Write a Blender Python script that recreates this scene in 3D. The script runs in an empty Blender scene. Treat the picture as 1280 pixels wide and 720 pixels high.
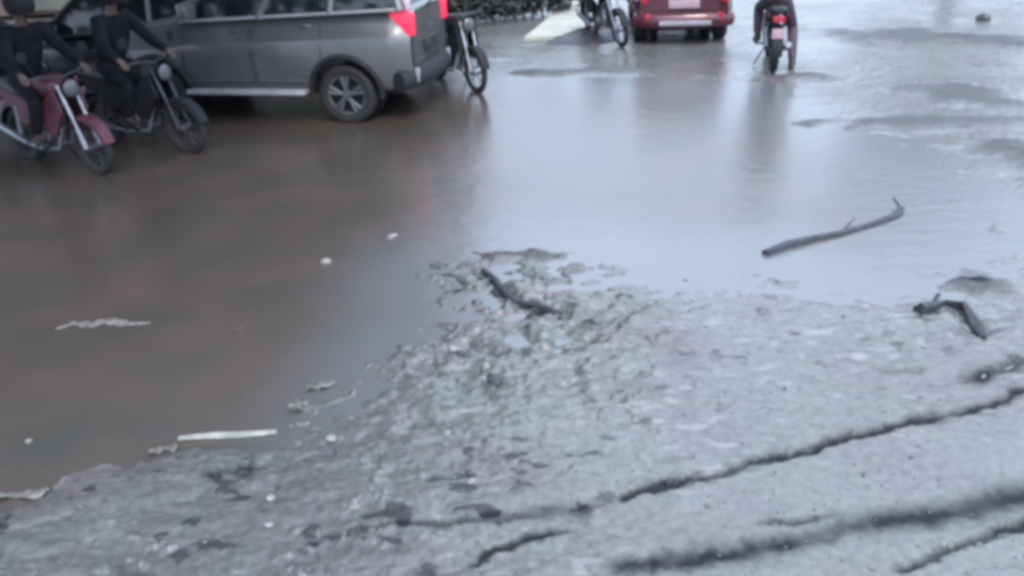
import bpy, bmesh, math, random
import numpy as np
from mathutils import Vector, Matrix, Euler
sc = bpy.context.scene
C = sc.collection
PI = math.pi

# ------------------------------------------------------------------ camera
CAM_H = 2.6
FPX = 1050.0                       # focal length in pixels of the 1280 wide photograph
TH = math.atan(510 / FPX)          # pitch below the horizon
RO = math.radians(2.5)             # slight roll of the hand-held camera
cr, sr = math.cos(RO), math.sin(RO)
cam_d = bpy.data.cameras.new('camera')
cam_d.sensor_width = 36.0
cam_d.lens = 36.0 * FPX / 1280
cam_d.clip_end = 4000
cam_d.clip_start = 0.05
cam = bpy.data.objects.new('camera', cam_d)
C.objects.link(cam)
R0 = Vector((1, 0, 0)); U0 = Vector((0, math.sin(TH), math.cos(TH)))
X = R0 * cr - U0 * sr; Y = R0 * sr + U0 * cr; Z = X.cross(Y)
cam.matrix_world = Matrix(((X.x, Y.x, Z.x, 0), (X.y, Y.y, Z.y, 0), (X.z, Y.z, Z.z, CAM_H), (0, 0, 0, 1)))
sc.camera = cam

# ------------------------------------------------------------------ light
SUN_EL, SUN_AZ = math.radians(52), math.radians(165)   # azimuth from +Y towards +X
w = bpy.data.worlds.new('World'); sc.world = w; w.use_nodes = True
nt = w.node_tree; nt.nodes.clear()
wo = nt.nodes.new('ShaderNodeOutputWorld'); bg = nt.nodes.new('ShaderNodeBackground')
sky = nt.nodes.new('ShaderNodeTexSky'); sky.sky_type = 'NISHITA'; sky.sun_disc = False
sky.sun_elevation = SUN_EL; sky.sun_rotation = SUN_AZ
sky.air_density = 1.0; sky.dust_density = 4.0; sky.ozone_density = 1.5
tc = nt.nodes.new('ShaderNodeTexCoord')
cn = nt.nodes.new('ShaderNodeTexNoise'); cn.inputs['Scale'].default_value = 1.6; cn.inputs['Detail'].default_value = 5
nt.links.new(tc.outputs['Generated'], cn.inputs['Vector'])
crp = nt.nodes.new('ShaderNodeValToRGB')
crp.color_ramp.elements[0].position = 0.3; crp.color_ramp.elements[0].color = (7.8, 9.7, 12.4, 1)
crp.color_ramp.elements[1].position = 0.75; crp.color_ramp.elements[1].color = (10.6, 12.6, 15.8, 1)
nt.links.new(cn.outputs['Fac'], crp.inputs['Fac'])
mx = nt.nodes.new('ShaderNodeMixRGB'); mx.inputs['Fac'].default_value = 0.72
nt.links.new(sky.outputs['Color'], mx.inputs['Color1']); nt.links.new(crp.outputs['Color'], mx.inputs['Color2'])
sp = nt.nodes.new('ShaderNodeSeparateXYZ'); nt.links.new(tc.outputs['Generated'], sp.inputs['Vector'])
cg = nt.nodes.new('ShaderNodeMapRange'); cg.inputs['From Min'].default_value = 0; cg.inputs['From Max'].default_value = 1
cg.inputs['To Min'].default_value = .47; cg.inputs['To Max'].default_value = 1.15      # overcast sky: zenith three times the horizon
nt.links.new(sp.outputs['Z'], cg.inputs['Value'])
cm = nt.nodes.new('ShaderNodeVectorMath'); cm.operation = 'SCALE'
nt.links.new(mx.outputs['Color'], cm.inputs[0]); nt.links.new(cg.outputs['Result'], cm.inputs['Scale'])
nt.links.new(cm.outputs['Vector'], bg.inputs['Color']); bg.inputs['Strength'].default_value = 0.12
nt.links.new(bg.outputs['Background'], wo.inputs['Surface'])
sd = bpy.data.lights.new('sun', 'SUN'); sd.energy = 0.8; sd.angle = math.radians(14); sd.color = (1.0, 0.96, 0.9)
so = bpy.data.objects.new('sun', sd); C.objects.link(so)
so.rotation_euler = (PI / 2 - SUN_EL, 0, PI - SUN_AZ)
so.location = (5, 5, 20)
vs = sc.view_settings
vs.view_transform = 'Standard'; vs.look = 'None'; vs.gamma = 1; vs.use_curve_mapping = False
vs.exposure = 1.48
sc.cycles.filter_width = 4.2        # soft, low-resolution phone video
sc.cycles.max_bounces = 6
sc.cycles.use_denoising = True

# ------------------------------------------------------------------ helpers
def at(px, py, z=0.0):
    """world point on the level z seen at a place of the photograph"""
    u = (px - 640) / FPX; v = (py - 360) / FPX
    dx = u * cr - v * sr; dy = u * sr + v * cr
    yy = math.cos(TH) - dy * math.sin(TH); zz = -math.sin(TH) - dy * math.cos(TH)
    t = (z - CAM_H) / zz
    return Vector((dx * t, yy * t, z))

def tag(o, label=None, cat=None, group=None, kind=None):
    if label: o['label'] = label
    if cat: o['category'] = cat
    if group: o['group'] = group
    if kind: o['kind'] = kind
    return o

def empty(name, loc, rz=0.0, label=None, cat=None, group=None):
    o = bpy.data.objects.new(name, None); C.objects.link(o)
    o.empty_display_size = 0.3
    o.location = loc; o.rotation_euler = (0, 0, rz)
    return tag(o, label, cat, group)

def link(name, me, m, parent=None):
    o = bpy.data.objects.new(name, me); C.objects.link(o)
    if m is not None and not me.materials:
        for k in (m if isinstance(m, (list, tuple)) else [m]): me.materials.append(k)
    if parent is not None: o.parent = parent
    return o

class MB:
    def __init__(self): self.bm = bmesh.new()
    def box(self, c, s, rot=None, bev=0.0):
        g = bmesh.ops.create_cube(self.bm, size=1.0)
        vs_ = g['verts']
        M = Matrix.Translation(c) @ ((rot.to_4x4() if rot is not None else Matrix.Identity(4))) @ Matrix.Diagonal((s[0], s[1], s[2], 1))
        if bev > 0:
            bmesh.ops.scale(self.bm, vec=s, verts=vs_)
            es = list({e for v in vs_ for e in v.link_edges})
            r = bmesh.ops.bevel(self.bm, geom=es, offset=min(bev, min(s) * .45), segments=2, affect='EDGES', profile=.6)
            vs_ = list({v for f in r['faces'] for v in f.verts} | {v for v in vs_ if v.is_valid})
            M = Matrix.Translation(c) @ (rot.to_4x4() if rot is not None else Matrix.Identity(4))
        bmesh.ops.transform(self.bm, matrix=M, verts=vs_)
        return self
    def tube(self, pts, r, seg=10, closed=False, cap=True, flat=1.0):
        pts = [Vector(p) for p in pts]; n = len(pts)
        rs = r if isinstance(r, (list, tuple)) else [r] * n
        rings = []; up = None
        for i, p in enumerate(pts):
            if closed: t = pts[(i + 1) % n] - pts[i - 1]
            else: t = pts[min(i + 1, n - 1)] - pts[max(i - 1, 0)]
            t.normalize()
            if up is None:
                up = Vector((0, 0, 1)) if abs(t.z) < .9 else Vector((1, 0, 0))
            a = up - t * up.dot(t)
            if a.length < 1e-4: a = t.orthogonal()
            a.normalize(); up = a
            b = t.cross(a)
            rings.append([self.bm.verts.new(p + (a * math.cos(2 * PI * k / seg) * flat + b * math.sin(2 * PI * k / seg)) * rs[i]) for k in range(seg)])
        m = n if closed else n - 1
        for i in range(m):
            A, B = rings[i], rings[(i + 1) % n]
            for k in range(seg):
                self.bm.faces.new((A[k], A[(k + 1) % seg], B[(k + 1) % seg], B[k]))
        if cap and not closed:
            self.bm.faces.new(rings[0][::-1]); self.bm.faces.new(rings[-1])
        return self
    def lathe(self, prof, axis='Y', c=(0, 0, 0), seg=32, closed=False):
        """profile of (radius, height) turned about an axis"""
        c = Vector(c); rings = []
        for (r, h) in prof:
            ring = []
            for k in range(seg):
                a = 2 * PI * k / seg; x, y = r * math.cos(a), r * math.sin(a)
                p = {'Y': (x, h, y), 'Z': (x, y, h), 'X': (h, x, y)}[axis]
                ring.append(self.bm.verts.new(c + Vector(p)))
            rings.append(ring)
        n = len(rings)
        for i in range(n if closed else n - 1):
            A, B = rings[i], rings[(i + 1) % n]
            for k in range(seg): self.bm.faces.new((A[k], A[(k + 1) % seg], B[(k + 1) % seg], B[k]))
        if not closed:
            for R_, rev in ((rings[0], True), (rings[-1], False)):
                try: self.bm.faces.new(R_[::-1] if rev else R_)
                except ValueError: pass
        return self
    def loft(self, rings, cap=True):
        R_ = [[self.bm.verts.new(p) for p in ring] for ring in rings]
        n = len(R_[0])
        for A, B in zip(R_, R_[1:]):
            for k in range(n): self.bm.faces.new((A[k], A[(k + 1) % n], B[(k + 1) % n], B[k]))
        if cap: self.bm.faces.new(R_[0][::-1]); self.bm.faces.new(R_[-1])
        return self
    def poly(self, pts, h):
        a = [self.bm.verts.new(p) for p in pts]; f = self.bm.faces.new(a)
        r = bmesh.ops.extrude_face_region(self.bm, geom=[f])
        bmesh.ops.translate(self.bm, vec=h, verts=[v for v in r['geom'] if isinstance(v, bmesh.types.BMVert)])
        return self
    def rock(self, c, s, seed, rough=.25, sub=3):
        rnd = random.Random(seed)
        g = bmesh.ops.create_icosphere(self.bm, subdivisions=sub, radius=1.0)
        off = [Vector((rnd.uniform(-1, 1), rnd.uniform(-1, 1), rnd.uniform(-1, 1))).normalized() for _ in range(9)]
        am = [rnd.uniform(.3, 1) for _ in off]
        for v in g['verts']:
            d = v.co.normalized(); k = 1.0
            for o_, a in zip(off, am):
                q = d.dot(o_)
                if q > .55: k -= rough * a * (q - .55)
                k += rough * .12 * math.sin(9 * a * q + a * 5)
            v.co = Vector((d.x * s[0], d.y * s[1], d.z * s[2])) * k + Vector(c)
        return self
    def build(self, name, m, parent=None, smooth=True, ang=35):
        bmesh.ops.recalc_face_normals(self.bm, faces=self.bm.faces)
        me = bpy.data.meshes.new(name); self.bm.to_mesh(me); self.bm.free()
        if smooth:
            me.polygons.foreach_set('use_smooth', [True] * len(me.polygons))
            me.set_sharp_from_angle(angle=math.radians(ang))
        return link(name, me, m, parent)

def mat(name, col, rough=.5, metal=0.0, spec=.5, noise=.12, scale=6.0, bump=0.0, bscale=30.0, emit=None, coat=0.0, alt=None, trans=0.0):
    m = bpy.data.materials.new(name); m.use_nodes = True
    n = m.node_tree; b = n.nodes['Principled BSDF']
    b.inputs['Roughness'].default_value = rough; b.inputs['Metallic'].default_value = metal
    b.inputs['Specular IOR Level'].default_value = spec; b.inputs['Coat Weight'].default_value = coat
    b.inputs['Transmission Weight'].default_value = trans
    t = n.nodes.new('ShaderNodeTexCoord'); nz = n.nodes.new('ShaderNodeTexNoise')
    nz.inputs['Scale'].default_value = scale; nz.inputs['Detail'].default_value = 6
    n.links.new(t.outputs['Object'], nz.inputs['Vector'])
    r = n.nodes.new('ShaderNodeValToRGB')
    lo = [c * (1 - noise) for c in col]; hi = list(alt) if alt else [min(1, c * (1 + noise)) for c in col]
    r.color_ramp.elements[0].color = (*lo, 1); r.color_ramp.elements[1].color = (*hi, 1)
    r.color_ramp.elements[0].position = .35; r.color_ramp.elements[1].position = .65
    n.links.new(nz.outputs['Fac'], r.inputs['Fac']); n.links.new(r.outputs['Color'], b.inputs['Base Color'])
    if bump > 0:
        n2 = n.nodes.new('ShaderNodeTexNoise'); n2.inputs['Scale'].default_value = bscale; n2.inputs['Detail'].default_value = 5
        n.links.new(t.outputs['Object'], n2.inputs['Vector'])
        bp = n.nodes.new('ShaderNodeBump'); bp.inputs['Strength'].default_value = bump; bp.inputs['Distance'].default_value = .02
        n.links.new(n2.outputs['Fac'], bp.inputs['Height']); n.links.new(bp.outputs['Normal'], b.inputs['Normal'])
    if emit:
        b.inputs['Emission Color'].default_value = (*emit[0], 1); b.inputs['Emission Strength'].default_value = emit[1]
    return m

M = {}
M['suv'] = mat('grey metallic paint', (.12, .12, .125), .32, .45, .5, .08, 2, coat=.5)
M['suv_dark'] = mat('dark grey plastic', (.007, .007, .010), .7, noise=.2, scale=10, bump=.1)
M['black'] = mat('black plastic', (.008, .008, .011), .65, spec=.3, noise=.25, scale=12)
M['rubber'] = mat('rubber', (.012, .012, .014), .75, noise=.3, scale=14, bump=.3, bscale=60)
M['chrome'] = mat('worn chrome', (.30, .30, .33), .38, .9, noise=.2, scale=12)
M['alloy'] = mat('alloy rim', (.12, .12, .13), .5, .6, noise=.2, scale=10)
M['gun'] = mat('dull dark metal', (.05, .05, .056), .5, .6, noise=.3, scale=12)
M['steel'] = mat('painted steel', (.03, .03, .035), .4, .3, noise=.2)
M['engine'] = mat('engine metal', (.14, .14, .15), .45, .7, noise=.3, scale=18, bump=.3)
M['glass'] = mat('dark window glass', (.008, .011, .014), .06, spec=.7, noise=.1)
M['redpaint'] = mat('red paint', (.06, .008, .018), .5, noise=.3, scale=4)
M['carred'] = mat('dark red car paint', (.075, .014, .026), .35, .2, noise=.12, scale=3, coat=.4)
M['redlamp'] = mat('red lamp glass', (.55, .02, .06), .15, noise=.1, emit=((1, .05, .12), .2))
M['reddim'] = mat('red lamp unlit', (.35, .02, .04), .15, noise=.1)
M['paleglass'] = mat('pale lamp glass', (.55, .45, .5), .15, noise=.1)
M['headglass'] = mat('headlamp glass', (.09, .09, .10), .12, noise=.15)
M['plate'] = mat('number plate', (.36, .25, .29), .4, noise=.08, scale=20)
M['silver'] = mat('silver trim', (.33, .31, .34), .4, .3, noise=.15)
M['seat'] = mat('seat vinyl', (.014, .013, .016), .45, noise=.2, scale=16)
M['jacket'] = mat('black cloth', (.008, .008, .012), .9, spec=.2, noise=.4, scale=9, bump=.4, bscale=14)
M['greycloth'] = mat('charcoal cloth', (.022, .020, .026), .85, noise=.35, scale=9, bump=.4, bscale=14)
M['trousers'] = mat('dark trousers', (.05, .035, .05), .85, noise=.3, scale=9, bump=.3, bscale=14)
M['maroon'] = mat('maroon cloth', (.045, .018, .03), .85, noise=.3, scale=9, bump=.3, bscale=14)
M['skin'] = mat('brown skin', (.09, .055, .045), .5, noise=.1, scale=5)
M['shoe'] = mat('black shoe', (.01, .01, .012), .5, noise=.2)
M['hair'] = mat('black hair', (.012, .01, .01), .5, noise=.4, scale=40, bump=.6, bscale=80)
M['stonepale'] = mat('pale wet stone', (.2, .19, .19), .5, noise=.3, scale=30, bump=.4)
M['stonedark'] = mat('dark wet stone', (.035, .035, .042), .35, noise=.4, scale=30, bump=.5)
M['mud'] = mat('dark wet mud', (.03, .028, .034), .4, noise=.4, scale=14, bump=.8, bscale=24)
M['bark'] = mat('dark wet bark', (.025, .025, .033), .4, noise=.4, scale=20, bump=.7, bscale=60)
M['concrete'] = mat('pale concrete', (.34, .34, .29), .7, noise=.15, scale=3, bump=.3)
M['litter'] = mat('pale plastic', (.26, .26, .23), .4, noise=.25, scale=14, bump=.3)
M['leaf'] = mat('dark leaves', (.026, .030, .026), .55, noise=.5, scale=3)
M['leaf2'] = mat('tree leaves', (.05, .07, .04), .55, noise=.5, scale=1.2)
M['trunk'] = mat('tree bark', (.09, .07, .055), .8, noise=.4, scale=8, bump=.7)
M['facade'] = mat('brown render', (.13, .09, .08), .85, noise=.25, scale=.8, bump=.2, bscale=8)
M['facade2'] = mat('grey green render', (.1, .11, .09), .85, noise=.2, scale=.8)
M['frame'] = mat('window frame', (.2, .18, .16), .6)
M['blackcar'] = mat('black car paint', (.012, .012, .016), .3, noise=.1, coat=.4)

# ------------------------------------------------------------------ noise on arrays
def vnoise(x, y, seed=0):
    rs = np.random.RandomState(seed); T = rs.rand(256, 256)
    xi = np.floor(x).astype(int); yi = np.floor(y).astype(int)
    fx = x - xi; fy = y - yi
    fx = fx * fx * (3 - 2 * fx); fy = fy * fy * (3 - 2 * fy)
    a = T[xi & 255, yi & 255]; b = T[(xi + 1) & 255, yi & 255]
    c = T[xi & 255, (yi + 1) & 255]; d = T[(xi + 1) & 255, (yi + 1) & 255]
    return (a * (1 - fx) + b * fx) * (1 - fy) + (c * (1 - fx) + d * fx) * fy * 1.0
def fbm(x, y, f, octv, seed=0, gain=.5):
    s = np.zeros_like(x); a = 1.0; t = 0
    for i in range(octv):
        s += a * vnoise(x * f + 31.7 * i + 5000, y * f + 17.3 * i + 5000, seed + i); t += a; f *= 2.03; a *= gain
    return s / t * 2 - 1
def sstep(a, b, v):
    t = np.clip((v - a) / (b - a), 0, 1); return t * t * (3 - 2 * t)
def poly_dist(x, y, P, closed=True):
    """distance to a polyline and, when closed, inside test"""
    d = np.full(x.shape, 1e9); along = np.zeros(x.shape); side = np.zeros(x.shape)
    ins = np.zeros(x.shape, bool); n = len(P); L = 0
    for i in range(n if closed else n - 1):
        ax, ay = P[i][:2]; bx, by = P[(i + 1) % n][:2]
        ex, ey = bx - ax, by - ay; l2 = ex * ex + ey * ey
        t = np.clip(((x - ax) * ex + (y - ay) * ey) / l2, 0, 1)
        qx = x - ax - t * ex; qy = y - ay - t * ey
        dd = np.hypot(qx, qy); m = dd < d
        d = np.where(m, dd, d); along = np.where(m, L + t * math.sqrt(l2), along)
        side = np.where(m, ex * qy - ey * qx, side)
        L += math.sqrt(l2)
        if closed:
            cnd = ((ay > y) != (by > y)); xx = ax + (y - ay) / (by - ay if by != ay else 1e-9) * ex
            ins ^= cnd & (x < xx)
    return d, along, side, ins, L

# ------------------------------------------------------------------ ground
ys = np.concatenate([np.array([-30, -15, -6, -2, 0.5, 1.4]), 1.5 * np.exp(np.linspace(0, math.log(9 / 1.5), 620)),
                     9 * np.exp(np.linspace(0, math.log(34 / 9), 170))[1:], np.array([40, 60, 100, 200, 500, 1500])])
us = np.concatenate([-np.array([60, 30, 12, 6, 3, 2, 1.5, 1.25]), np.linspace(-1.1, 1.1, 860), np.array([1.25, 1.5, 2, 3, 6, 12, 30, 60])])
UU, YY = np.meshgrid(us, ys)
XX = UU * (0.66 * np.maximum(YY, 1.4) + 0.55)
gx, gy = XX.ravel(), YY.ravel()

wx = gx + .10 * fbm(gx, gy, 1.3, 3, 11) + .03 * fbm(gx, gy, 6, 2, 12)
wy = gy + .16 * fbm(gx, gy, 1.1, 3, 21) + .04 * fbm(gx, gy, 6, 2, 22)
LAND = [at(*p) for p in ((-700, 640), (0, 618), (40, 610), (75, 588), (150, 574), (215, 556), (345, 548), (385, 500), (430, 478), (500, 430),
        (560, 395), (500, 345), (560, 318), (650, 318), (760, 325), (860, 345), (960, 335), (1090, 352), (1180, 338), (1235, 300),
        (1270, 240), (1500, 230), (1900, 300), (2200, 1400), (640, 1600), (-1200, 1400))]
FAR = [at(*p) for p in ((555, 78), (640, 98), (800, 104), (930, 112), (1000, 150), (1110, 182), (1180, 240), (1250, 300), (1500, 320))] + \
      [Vector(p) for p in ((80, 70, 0), (-80, 70, 0), (-80, 15, 0), (-9, 14.5, 0))]
def shore(x, y):
    d1, _, _, i1, _ = poly_dist(x, y, LAND); d2, _, _, i2, _ = poly_dist(x, y, FAR)
    return np.maximum(np.where(i1, d1, -d1), np.where(i2, d2, -d2))
sdist = shore(wx, wy)
lft = sstep(-.85, -1.5, gx)               # the left shore is crisp, the rest very shallow
wd = .16 + (1 - lft) * .55
z = -0.035 + 0.05 * np.clip((sdist + wd) / (2.2 * wd), 0, 1) ** 1.3
near = sstep(5.5, 2.6, gy) * sstep(-.1, .4, sdist)
z += .028 * near
inland = sstep(-.45, .25, sdist) * (1 - lft) + sstep(-.05, .2, sdist) * lft
# uneven silt: broad swells, ripples elongated across the view, fine clods
LC = 1 + .9 * sstep(1.2, -.4, gx)        # the left and middle are more churned
lump = np.clip(fbm(gx, gy * 1.3, 13, 3, 45) - .28, 0, 1)
z += inland * LC * sstep(20, 8, gy) * (.013 * fbm(gx, gy * 1.6, 2.2, 4, 31) + .0075 * fbm(gx * .8, gy * 1.7, 6.5, 4, 41) + .0012 * fbm(gx, gy, 34, 3, 51) + .045 * lump * np.clip(fbm(gx, gy, 1.6, 2, 46) + .35, 0, 1))
z += (1 - inland) * .006 * fbm(gx, gy, 3, 4, 61)
z += np.exp(-((sdist + .1) / .55) ** 2) * sstep(11, 8, gy) * (.034 - .016 * lft) * fbm(gx, gy * 1.6, 4.2, 5, 62, .6)
# churned patch in the middle, with clods
cx = at(640, 400)
ch = np.exp(-(((gx - cx.x) / 1.0) ** 2 + ((gy - cx.y) / 1.05) ** 2)) * sstep(-.25, .15, sdist)
rg = 1 - np.abs(fbm(gx, gy * 1.5, 3.4, 4, 71, .55)) * 2.4
z += ch * (.075 * np.clip(rg, 0, 1) - .028)
cx2 = at(1225, 400)
ch2 = np.exp(-(((gx - cx2.x) / .5) ** 2 + ((gy - cx2.y) / .7) ** 2))
z += ch2 * (.028 * np.clip(1 - np.abs(fbm(gx, gy * 1.5, 3.6, 4, 75, .55)) * 2.4, 0, 1) - .010)
dark = .62 * LC * inland * sstep(.34 - .08 * (LC - 1), .58 - .08 * (LC - 1), fbm(gx, gy * 1.7, 7.5, 4, 47)) * np.clip(.5 + 1.2 * fbm(gx, gy, 1.2, 2, 48), 0, 1)
pale = inland * sstep(.34, .5, fbm(gx, gy * 1.8, 9.5, 3, 57)) * np.clip(.4 + 1.2 * fbm(gx, gy, 1.3, 2, 58), 0, 1) * .7
pale = np.clip(pale + .8 * lft * np.exp(-((sdist - .05) / .035) ** 2) * sstep(-.25, .2, fbm(gx, gy, 3, 3, 59)), 0, 1)
# low mud bars just breaking the flood on the right and beyond
BARS = [(1150, 154, 150, 9, .020), (1210, 122, 80, 16, .018), (1120, 46, 95, 10, .02), (1240, 52, 55, 10, .02), (716, 91, 82, 5, .018),
        (1010, 98, 36, 5, .016), (1290, 200, 60, 30, .02), (1215, 355, 50, 12, .02), (650, 320, 60, 6, .004)]
for (px, py, rx, ry, hh) in BARS:
    c = at(px, py); ex = at(px + rx, py) - c; ey = (at(px, py - ry) - at(px, py + ry)) / 2
    q = np.hypot((wx - c.x - .0) / ex.length, (wy - c.y - (gx - c.x) * ex.y / ex.x) / ey.length)
    b_ = sstep(1.25, .35, q + .75 * fbm(gx, gy * 2, 2.4, 5, px))
    z += b_ * (.035 + hh * .35) ; dark += b_ * .55
dark = np.minimum(dark, .6) + .2 * sstep(.7, -1.2, gx) * inland  # last term paints the left silt darker, standing in for weaker sky reflection
# wheel ruts and cracks in the near silt
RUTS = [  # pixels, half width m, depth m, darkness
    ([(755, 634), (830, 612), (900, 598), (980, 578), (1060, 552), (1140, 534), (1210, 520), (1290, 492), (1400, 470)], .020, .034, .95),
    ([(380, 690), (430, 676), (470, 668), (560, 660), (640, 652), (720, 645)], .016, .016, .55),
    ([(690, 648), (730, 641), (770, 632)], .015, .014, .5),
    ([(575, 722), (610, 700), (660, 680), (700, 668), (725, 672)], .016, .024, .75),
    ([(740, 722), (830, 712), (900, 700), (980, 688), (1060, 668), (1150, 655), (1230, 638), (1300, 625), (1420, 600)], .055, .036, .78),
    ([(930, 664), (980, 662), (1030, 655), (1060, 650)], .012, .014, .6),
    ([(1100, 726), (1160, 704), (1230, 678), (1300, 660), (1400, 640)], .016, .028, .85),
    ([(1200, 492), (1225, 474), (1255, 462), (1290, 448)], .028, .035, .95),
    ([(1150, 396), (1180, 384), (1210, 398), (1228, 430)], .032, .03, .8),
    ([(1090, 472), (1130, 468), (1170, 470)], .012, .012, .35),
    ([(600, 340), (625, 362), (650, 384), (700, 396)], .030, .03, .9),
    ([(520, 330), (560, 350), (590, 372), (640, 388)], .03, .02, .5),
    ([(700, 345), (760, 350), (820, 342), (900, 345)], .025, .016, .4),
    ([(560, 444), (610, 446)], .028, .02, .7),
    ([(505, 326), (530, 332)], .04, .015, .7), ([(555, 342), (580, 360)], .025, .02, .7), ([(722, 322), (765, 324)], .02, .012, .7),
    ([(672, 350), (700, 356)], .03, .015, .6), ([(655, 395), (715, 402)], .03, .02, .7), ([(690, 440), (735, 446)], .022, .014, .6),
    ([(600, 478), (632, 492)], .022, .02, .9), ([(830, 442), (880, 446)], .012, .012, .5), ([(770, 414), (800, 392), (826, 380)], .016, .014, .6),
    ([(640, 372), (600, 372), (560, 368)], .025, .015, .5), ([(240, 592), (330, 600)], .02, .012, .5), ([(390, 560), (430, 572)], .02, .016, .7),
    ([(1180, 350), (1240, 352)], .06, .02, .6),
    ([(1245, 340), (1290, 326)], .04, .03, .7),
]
gxx = gx + .03 * fbm(gx, gy, 9, 5, 81, .7); gyy = gy + .05 * fbm(gx, gy, 9, 5, 82, .7)
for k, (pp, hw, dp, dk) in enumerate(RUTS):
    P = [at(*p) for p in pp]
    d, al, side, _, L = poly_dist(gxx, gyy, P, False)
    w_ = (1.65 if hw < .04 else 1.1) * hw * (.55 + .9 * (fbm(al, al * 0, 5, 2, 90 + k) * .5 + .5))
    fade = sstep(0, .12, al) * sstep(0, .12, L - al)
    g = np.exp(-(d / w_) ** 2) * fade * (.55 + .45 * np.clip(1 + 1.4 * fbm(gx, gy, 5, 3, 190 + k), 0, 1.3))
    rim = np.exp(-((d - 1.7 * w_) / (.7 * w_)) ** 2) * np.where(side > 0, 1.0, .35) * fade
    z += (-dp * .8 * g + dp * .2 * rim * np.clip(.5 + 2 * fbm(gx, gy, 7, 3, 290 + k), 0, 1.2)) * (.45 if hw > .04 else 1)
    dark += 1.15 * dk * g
# street rises gently to dry land beyond the flood and round its sides
z += .12 * sstep(24, 34, gy) + .06 * sstep(9, 20, np.abs(gx) - .35 * gy) + .03 * sstep(1.2, -3, gy)
rough_mud = np.clip(.5 + .5 * fbm(gx, gy, 1.1, 4, 101), 0, 1)
dark = np.clip(dark + .3 * ch * np.clip(fbm(gx, gy * 1.6, 4, 3, 103) * 2, 0, 1), 0, 1)

def grid_mesh(name, X_, Y_, Z_, shape, attrs):
    nr, nc = shape
    me = bpy.data.meshes.new(name)
    me.vertices.add(nr * nc)
    me.vertices.foreach_set('co', np.stack([X_, Y_, Z_], 1).ravel())
    i = np.arange((nr - 1) * (nc - 1)); r_, c_ = i // (nc - 1), i % (nc - 1); a = r_ * nc + c_
    q = np.stack([a, a + 1, a + nc + 1, a + nc], 1).ravel()
    me.loops.add(len(q)); me.loops.foreach_set('vertex_index', q)
    me.polygons.add(len(i)); me.polygons.foreach_set('loop_start', np.arange(len(i)) * 4)
    me.polygons.foreach_set('use_smooth', np.ones(len(i), bool))
    me.update(calc_edges=True)
    for k, v in attrs.items():
        at_ = me.attributes.new(k, 'FLOAT', 'POINT'); at_.data.foreach_set('value', v.astype(np.float32))
    return me

def ground_material():
    m = bpy.data.materials.new('wet silt'); m.use_nodes = True
    n = m.node_tree; b = n.nodes['Principled BSDF']; L = n.links.new
    def N(t, **k):
        o = n.nodes.new(t)
        for a, v in k.items():
            if a in o.inputs: o.inputs[a].default_value = v
            else: setattr(o, a, v)
        return o
    g = N('ShaderNodeNewGeometry')
    n1 = N('ShaderNodeTexNoise', Scale=1.7, Detail=8.0); L(g.outputs['Position'], n1.inputs['Vector'])
    n2 = N('ShaderNodeTexNoise', Scale=22.0, Detail=5.0); L(g.outputs['Position'], n2.inputs['Vector'])
    n3 = N('ShaderNodeTexNoise', Scale=.6, Detail=4.0); L(g.outputs['Position'], n3.inputs['Vector'])
    r1 = N('ShaderNodeValToRGB'); r1.color_ramp.elements[0].position = .36; r1.color_ramp.elements[1].position = .62
    r1.color_ramp.elements[0].color = (.100, .088, .087, 1); r1.color_ramp.elements[1].color = (.102, .108, .098, 1)
    L(n1.outputs['Fac'], r1.inputs['Fac'])
    r2 = N('ShaderNodeValToRGB'); r2.color_ramp.elements[0].position = .30; r2.color_ramp.elements[1].position = .72
    r2.color_ramp.elements[0].color = (.72, .72, .74, 1); r2.color_ramp.elements[1].color = (1.25, 1.25, 1.25, 1)
    L(n2.outputs['Fac'], r2.inputs['Fac'])
    mu = N('ShaderNodeMixRGB', blend_type='MULTIPLY'); mu.inputs['Fac'].default_value = 1
    L(r1.outputs['Color'], mu.inputs['Color1']); L(r2.outputs['Color'], mu.inputs['Color2'])
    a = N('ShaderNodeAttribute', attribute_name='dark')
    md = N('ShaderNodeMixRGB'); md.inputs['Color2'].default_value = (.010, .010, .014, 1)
    pa = N('ShaderNodeAttribute', attribute_name='pale'); pm = N('ShaderNodeMixRGB'); pm.inputs['Color2'].default_value = (.19, .185, .18, 1)
    L(pa.outputs['Fac'], pm.inputs['Fac']); L(mu.outputs['Color'], pm.inputs['Color1'])
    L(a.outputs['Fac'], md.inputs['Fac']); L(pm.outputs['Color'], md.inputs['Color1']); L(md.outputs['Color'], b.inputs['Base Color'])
    rr = N('ShaderNodeMapRange'); rr.inputs['From Min'].default_value = .35; rr.inputs['From Max'].default_value = .65
    rr.inputs['To Min'].default_value = .27; rr.inputs['To Max'].default_value = .46
    L(n3.outputs['Fac'], rr.inputs['Value'])
    wa = N('ShaderNodeAttribute', attribute_name='wet')
    rx_ = N('ShaderNodeMath', operation='MULTIPLY_ADD'); rx_.inputs[1].default_value = -.16; L(wa.outputs['Fac'], rx_.inputs[0]); L(rr.outputs['Result'], rx_.inputs[2])
    ry_ = N('ShaderNodeMath', operation='MULTIPLY_ADD'); ry_.inputs[1].default_value = .3; L(a.outputs['Fac'], ry_.inputs[0]); L(rx_.outputs['Value'], ry_.inputs[2])
    L(ry_.outputs['Value'], b.inputs['Roughness'])
    io = N('ShaderNodeMapRange'); io.inputs['To Min'].default_value = 1.62; io.inputs['To Max'].default_value = 1.25; L(a.outputs['Fac'], io.inputs['Value']); L(io.outputs['Result'], b.inputs['IOR'])
    nb = N('ShaderNodeTexNoise', Scale=45.0, Detail=6.0); L(g.outputs['Position'], nb.inputs['Vector'])
    bp = N('ShaderNodeBump', Strength=.35, Distance=.008); L(nb.outputs['Fac'], bp.inputs['Height']); L(bp.outputs['Normal'], b.inputs['Normal'])
    return m

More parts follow.
